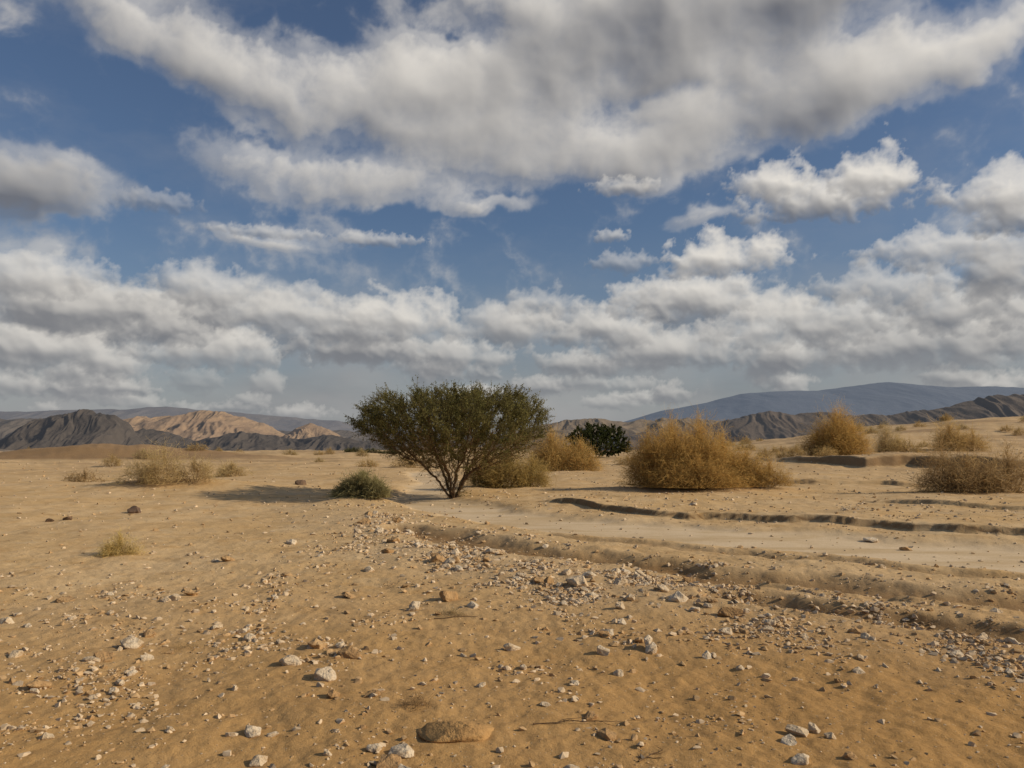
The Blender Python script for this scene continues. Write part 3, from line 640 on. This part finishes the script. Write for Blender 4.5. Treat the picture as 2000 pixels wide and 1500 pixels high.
def twig(px, py, L, ang, seed, label):
    r = np.random.default_rng(seed); x, y = sp(px, py); P0, P1, R0, R1 = [], [], [], []
    def run(p, a, l, rad, depth):
        n = 6
        for i in range(n):
            a += r.normal() * .18; q = p + np.array([math.cos(a), math.sin(a), r.normal() * .12]) * l / n; q[2] = max(q[2], .004)
            P0.append(p); P1.append(q); R0.append(rad); R1.append(rad * .88); rad *= .88; p = q
            if depth and r.random() < .45: run(p, a + r.choice([-1, 1]) * r.uniform(.4, .9), l * .4, rad * .7, depth - 1)
    run(np.array([0, 0, .006]), ang, L, .0045, 2)
    V, q = tubes(np.array(P0), np.array(P1), np.array(R0), np.array(R1), 5)
    me = mesh_np("dry_twig", V, q, None, True); me.materials.append(m_bark)
    obj("dry_twig", me, label, "twig", loc=(x, y, Hs(x, y)))
twig(1040, 1405, .42, -.15, 3, "thin dry branched twig lying on the sand")
twig(850, 1205, .5, .25, 5, "bent dry twig lying among stones")
twig(1240, 1470, .2, 1.2, 8, "short dry twig on the sand")

# ------------------------------------------------------------------ LIGHT
SUN_EL = math.radians(28); SUN_AZ = math.radians(98)
sd = Vector((math.sin(SUN_AZ) * math.cos(SUN_EL), math.cos(SUN_AZ) * math.cos(SUN_EL), math.sin(SUN_EL)))
L = bpy.data.lights.new("sun", 'SUN'); L.energy = 4.0; L.angle = math.radians(.6); L.color = (1, .87, .67)
lo = bpy.data.objects.new("sun", L); COL.objects.link(lo); lo.rotation_euler = (-sd).to_track_quat('-Z', 'Y').to_euler(); lo.location = (30, -10, 30)
world = bpy.data.worlds.new("World"); scene.world = world; world.use_nodes = True
nt = NT(world.node_tree); bg = world.node_tree.nodes['Background']; bg.inputs[1].default_value = .1
sky = nt.node('ShaderNodeTexSky', {'sky_type': 'NISHITA', 'sun_disc': False, 'sun_elevation': SUN_EL, 'sun_rotation': SUN_AZ, 'air_density': 1.0, 'dust_density': 1.0, 'ozone_density': 2.0}).outputs[0]
nt.l.new(nt.mix(1, sky, (.52, .595, .69), 'MULTIPLY'), bg.inputs[0])

# ------------------------------------------------------------------ CLOUD COVER: a dome sector of the sky 14 km out
def azel(px, py):
    u = (px - 1000) / F; v = (750 - py) / F
    yy = math.cos(PITCH) - v * math.sin(PITCH); zz = math.sin(PITCH) + v * math.cos(PITCH)
    return math.atan2(u, yy), math.atan2(zz, math.hypot(u, yy))
def blur(a, r):
    r = max(1, int(r))
    for _ in range(2):
        for ax in (0, 1):
            pad = [(0, 0), (0, 0)]; pad[ax] = (r + 1, r)
            c = np.cumsum(np.pad(a, pad, mode='edge'), axis=ax); n = a.shape[ax]
            if ax == 0: a = (c[2 * r + 1:2 * r + 1 + n] - c[:n]) / (2 * r + 1)
            else: a = (c[:, 2 * r + 1:2 * r + 1 + n] - c[:, :n]) / (2 * r + 1)
    return a
def clouds():
    az = np.concatenate([np.arange(-86, -41, 1.0), np.arange(-41, 41.001, .07), np.arange(42, 71, 1.0)]) * math.pi / 180
    el = np.concatenate([np.arange(-1.5, 38, .07), np.arange(38, 85, 1.0)]) * math.pi / 180
    E, A = np.meshgrid(el, az, indexing='ij')
    U = A * F; V = E * F
    wa = A + .055 * fbm(A * 5, E * 7, 5, 400) + .010 * fbm(A * 30, E * 30, 4, 404); we = E + .035 * fbm(A * 5, E * 7, 5, 410) + .010 * fbm(A * 30, E * 30, 4, 414)
    C = np.zeros(A.shape + (3,)); Al = np.zeros(A.shape)
    LO = np.array([.155, .158, .175]); HI = np.array([.82, .77, .695])
    def over(sl, br, al):
        nonlocal C, Al
        col = LO + (HI - LO) * np.clip(br, 0, 1)[..., None]
        C[sl] = C[sl] * (1 - al[..., None]) + col * al[..., None]; Al[sl] = Al[sl] * (1 - al) + al
    allsl = (slice(None), slice(None))
    def bl(b, lo=.25, hi=1.35):
        px, py, rx, ry, w, rot = b; a, e = azel(px, py); ca = math.cos(a)
        dx = (wa - a) * F / (ca * ca); dy = (we - e) * F * 1.08; c, s = math.cos(math.radians(rot)), math.sin(math.radians(rot))
        X = (dx * c - dy * s) / rx; Y = (dx * s + dy * c) / ry
        return w * (1 - sstep(lo, hi, np.sqrt(X * X + Y * Y)))
    vl = .03 + .20 * np.clip(fbm(A * 3.5, E * 8, 7, 390, .62) + .05, 0, 1)
    over(allsl, np.full(A.shape, .42), vl)
    # --- big ragged masses
    blobs = [(280, 65, 280, 65, .9, 14), (560, 150, 310, 105, .95, 12), (900, 225, 410, 135, 1.05, 5), (640, 345, 320, 55, .9, 4), (1250, 110, 500, 160, 1.1, 0), (1150, 290, 330, 75, 1, 0), (1480, 225, 280, 90, 1.0, -4),
             (1680, 150, 320, 85, 1, -10), (1890, 95, 190, 60, .95, -12), (1350, 0, 620, 75, 1.15, 0), (110, 355, 220, 55, .76, 6), (0, 340, 180, 45, .72, 0), (520, 456, 150, 18, .62, 4), (740, 472, 120, 18, .66, 6), (940, 398, 130, 22, .68, -4),
             (1210, 365, 90, 20, .66, 0), (1340, 440, 120, 22, .62, -5), (170, 600, 330, 66, .9, 3), (500, 605, 230, 55, .85, 5)]
    holes = [(850, 30, 160, 50, .85, 12), (1320, 185, 70, 20, .5, 8), (100, 10, 200, 50, .6, 0), (100, 190, 180, 60, .6, 0), (1000, 480, 450, 50, .45, 0), (330, 450, 200, 40, .3, 0)]
    fld = np.zeros(A.shape)
    for b in blobs:
        v = bl(b); fld = np.maximum(fld, v) + .25 * np.minimum(fld, v)
    fld = np.clip(fld, 0, 1.2)
    for b in holes: fld = fld - bl(b)
    out = np.maximum(sstep(.70, .95, np.abs(A)), sstep(.60, .8, E)); fld = np.maximum(fld, .5 * out)
    qa = A + .018 * fbm(A * 9, E * 9, 5, 417); qb = E * 1.2 + .018 * fbm(A * 9, E * 9, 5, 418)
    n_hi = fbm(qa * 6, qb * 6, 9, 420, .61)
    bil = billow(qa * 10, qb * 10, 7, 440, .58)
    T = fld * 1.2 - .60 + 1.05 * n_hi + .36 * bil
    t = np.clip(T, 0, 1.8)
    lam = 0
    for rad_, k_, w_ in ((2, .016, .30), (6, .030, .40), (14, .055, .42)):
        ts = blur(t, rad_); h = k_ * np.sqrt(ts + .03); ge, ga = np.gradient(h, el, az)
        lam = lam + w_ * np.tanh(-ga * .9 - ge * .9)
    def sh(a, di, dj): return np.roll(np.roll(a, -di, 0), -dj, 1)
    tb = blur(t, 8)
    occ = sum(sh(tb, di, dj) for di, dj in ((6, 6), (14, 14), (26, 24), (40, 36))) / 4
    soft = fbm(qa * 7, qb * 7, 5, 470, .5)
    edge = 1 - sstep(0, .6, tb)
    tonev = np.zeros(A.shape)
    for b in [(1330, 40, 420, 95, -.22, 0), (1500, 235, 170, 60, -.08, 0), (1080, 110, 160, 80, -.08, 0), (110, 365, 300, 100, -.42, 0), (420, 370, 160, 50, -.14, 0), (760, 300, 240, 60, .04, 0), (700, 170, 260, 90, .14, 10), (1220, 225, 160, 50, .10, 0), (1850, 110, 200, 70, .16, -10), (1620, 270, 220, 40, .14, -12), (1050, 330, 260, 40, .08, 0), (260, 60, 260, 60, .04, 10), (170, 600, 200, 40, -.12, 0)]:
        tonev = tonev + bl(b, 0, 1.5)
    br = .61 + .46 * lam - .24 * sstep(.2, 1.3, occ) + .16 * soft + .12 * edge + tonev
    al = 1 - np.exp(-2.4 * t); veil = .40 * sstep(-.50, .15, T) * (.35 + 1.1 * np.clip(soft + .5, 0, 1)) * (.55 + .9 * np.clip(n_hi + .5, 0, 1))
    al = np.clip(np.maximum(al, veil) * sstep(-.6, -.1, T), 0, 1)
    over(allsl, br, al)
    # --- haze deck low over the horizon
    dk = (1 - sstep(50, 330, V + 90 * fbm(A * 6, A * 0 + 1, 4, 480))) * (.66 + .6 * fbm(A * 7, E * 14, 5, 485))
    over(allsl, .24 + .28 * fbm(A * 5, E * 14, 5, 488), np.clip(dk, 0, .93))
    # --- cumulus heaps with soft grey bases
    def puff(px, py, rx, ry, dens=1.0, bri=0.0, seed=0, rag=.7):
        a, e = azel(px, py); u0, v0 = a * F, e * F; rx *= math.cos(a) ** 2
        j0, j1 = np.searchsorted(az, [(u0 - rx * 2.1) / F, (u0 + rx * 2.1) / F]); i0, i1 = np.searchsorted(el, [(v0 - ry * 2.2) / F, (v0 + ry * 2.8) / F])
        if j1 - j0 < 4 or i1 - i0 < 4: return
        sl = (slice(i0, i1), slice(j0, j1)); u = U[sl]; v = V[sl]
        s = max(ry * 1.2, 14)
        w1 = fbm(u / s * .6 + seed, v / s * .7, 4, 500); x = (u - u0) / rx + .28 * w1; y = (v - v0) / ry + .24 * fbm(u / s * .7, v / s * .7 + seed, 4, 505)
        yy = np.where(y < 0, y * 1.35, y * (1 + .5 * fbm(u / (s * 1.6) + seed * 3, v * 0 + seed, 3, 520)))
        r = np.sqrt(x * x + yy * yy)
        pn = billow(u / (s * 1.1) + 7 * seed, v / (s * 1.0), 6, 540, .58)
        T = 1 - r + .36 * pn + rag * .9 * fbm(u / s + 3 * seed, v / (s * .9), 7, 560, .60)
        t = np.clip(T, 0, 1.5); lam = 0
        for f_, w_ in ((.025, .35), (.08, .40), (.2, .45)):
            ts = blur(t, max(1, ry * f_)); h = .036 * (ry / 50) * (f_ * 12) ** .4 * np.sqrt(ts + .03); ge, ga = np.gradient(h, el[i0:i1], az[j0:j1])
            lam = lam + w_ * np.tanh(-ga * .75 - ge * 1.1)
        br = .51 + bri + .24 * np.clip(y + .05, -1, 1) + .42 * lam + .06 * x + .08 * fbm(u / s, v / s * 1.2, 3, 580)
        al = (1 - np.exp(-2.6 * t)) * dens
        m = np.clip(2.1 - np.abs((u - u0) / rx), 0, .4) / .4 * np.clip(2.2 + (v - v0) / ry, 0, .4) / .4 * np.clip(2.8 - (v - v0) / ry, 0, .4) / .4
        over(sl, br, al * m)
    r = np.random.default_rng(12); lst = []
    for k in range(160):
        py = 815 - 220 * r.random() ** 1.05; sc = .34 + (820 - py) / 190; px = r.uniform(-500, 2500)
        if py < 680 and 600 < px < 1100 and r.random() < .6: continue
        if py < 650 and r.random() < .5: continue
        lst.append((px, py, r.uniform(40, 105) * (.45 + .55 * sc), r.uniform(24, 48) * sc, r.uniform(.45, .9), r.uniform(-.38, .18), r.uniform(0, 60)))
    lst.sort(key=lambda q: -q[1])
    for q in lst: puff(*q)
    hand = [(150, 610, 220, 54, .9, -.24, 1), (90, 545, 170, 42, .65, .0, 2), (400, 565, 120, 48, .65, .04, 3), (560, 612, 130, 48, .7, .02, 4), (110, 690, 180, 44, .9, -.02, 5), (300, 650, 130, 38, .8, -.20, 5.5),
            (690, 640, 120, 56, .9, -.06, 6), (790, 620, 95, 54, .95, .26, 7), (700, 690, 140, 36, .9, -.34, 8), (420, 690, 150, 42, .85, .06, 9), (980, 645, 120, 50, .7, .06, 10), (1180, 645, 105, 48, .85, .06, 11), (1300, 690, 150, 46, .85, -.14, 11.5),
            (1345, 585, 130, 48, .95, .04, 12), (1410, 508, 128, 44, 1, .22, 13), (1240, 592, 60, 38, .8, .22, 14), (1210, 515, 60, 24, .45, .0, 15), (1625, 388, 200, 48, .98, .08, 16), (1690, 345, 88, 48, .9, .24, 17), (1500, 360, 78, 44, .9, .20, 18),
            (1960, 385, 90, 48, .85, .16, 19), (1980, 425, 90, 40, .85, .02, 20), (1820, 490, 135, 40, .75, .10, 21), (1740, 565, 150, 46, .7, .06, 22), (1960, 540, 120, 60, .9, -.30, 23), (1880, 605, 170, 50, .9, -.08, 24), (1640, 625, 140, 48, .8, .08, 25), (1800, 680, 200, 50, .85, -.20, 26),
            (1500, 645, 130, 48, .8, .14, 27), (1195, 462, 34, 16, .55, .1, 28), (1220, 365, 70, 20, .55, .08, 29), (300, 395, 90, 24, .35, -.2, 30), (740, 470, 90, 16, .5, .04, 32), (520, 455, 110, 14, .45, .0, 33),
            (1060, 595, 80, 32, .45, .06, 38), (880, 700, 130, 38, .8, -.08, 39)]
    hand.sort(key=lambda q: -q[1])
    for q in hand: puff(*q, rag=.9)
    hz = np.clip(1 - V / 420, 0, 1) ** 1.2
    HZ = np.array([.290, .308, .328]); ha = .50 * hz
    C = C * (1 - ha[..., None]) + HZ * ha[..., None]; Al = Al * (1 - ha) + ha
    fade = sstep(-86, -75, np.degrees(A)) * (1 - sstep(60, 70, np.degrees(A))) * (1 - sstep(74, 83, np.degrees(E)))
    tone = C / np.maximum(Al, 1e-4)[..., None]; Al = Al * fade
    R = 14000
    P = np.stack([R * np.cos(E) * np.sin(A), R * np.cos(E) * np.cos(A), R * np.sin(E)], -1).reshape(-1, 3)
    ne, na = A.shape; i = np.arange(ne - 1)[:, None]; j = np.arange(na - 1)[None]
    q = np.stack([i * na + j, (i + 1) * na + j, (i + 1) * na + j + 1, i * na + j + 1], -1).reshape(-1, 4)
    me = mesh_np("sky", P, q, None, True); cattr(me, "tone", tone.reshape(-1, 3)); fattr(me, "cover", Al)
    m = bpy.data.materials.new("cloud_cover"); m.use_nodes = True; n = NT(m.node_tree); n.n.remove(n.n['Principled BSDF'])
    em = n.node('ShaderNodeEmission', Color=n.node('ShaderNodeAttribute', {'attribute_name': 'tone'}).outputs['Color'])
    mx = n.node('ShaderNodeMixShader', i0=n.node('ShaderNodeAttribute', {'attribute_name': 'cover'}).outputs['Fac'], i1=n.node('ShaderNodeBsdfTransparent').outputs[0], i2=em.outputs[0])
    n.l.new(mx.outputs[0], n.n['Material Output'].inputs[0]); m.cycles.emission_sampling = 'NONE'
    me.materials.append(m); obj("sky", me, "broken cumulus cloud cover over a blue sky", "sky", "structure")
clouds()

# ------------------------------------------------------------------ CAMERA
cam = bpy.data.cameras.new("camera"); cam.sensor_width = 36; cam.lens = 28.0; cam.clip_end = 30000; cam.clip_start = .05
co = bpy.data.objects.new("camera", cam); COL.objects.link(co); co.location = (0, 0, CAM_H); co.rotation_euler = (math.pi / 2 + PITCH, 0, 0)
scene.camera = co
scene.view_settings.view_transform = 'Standard'; scene.view_settings.look = 'None'; scene.view_settings.exposure = 0
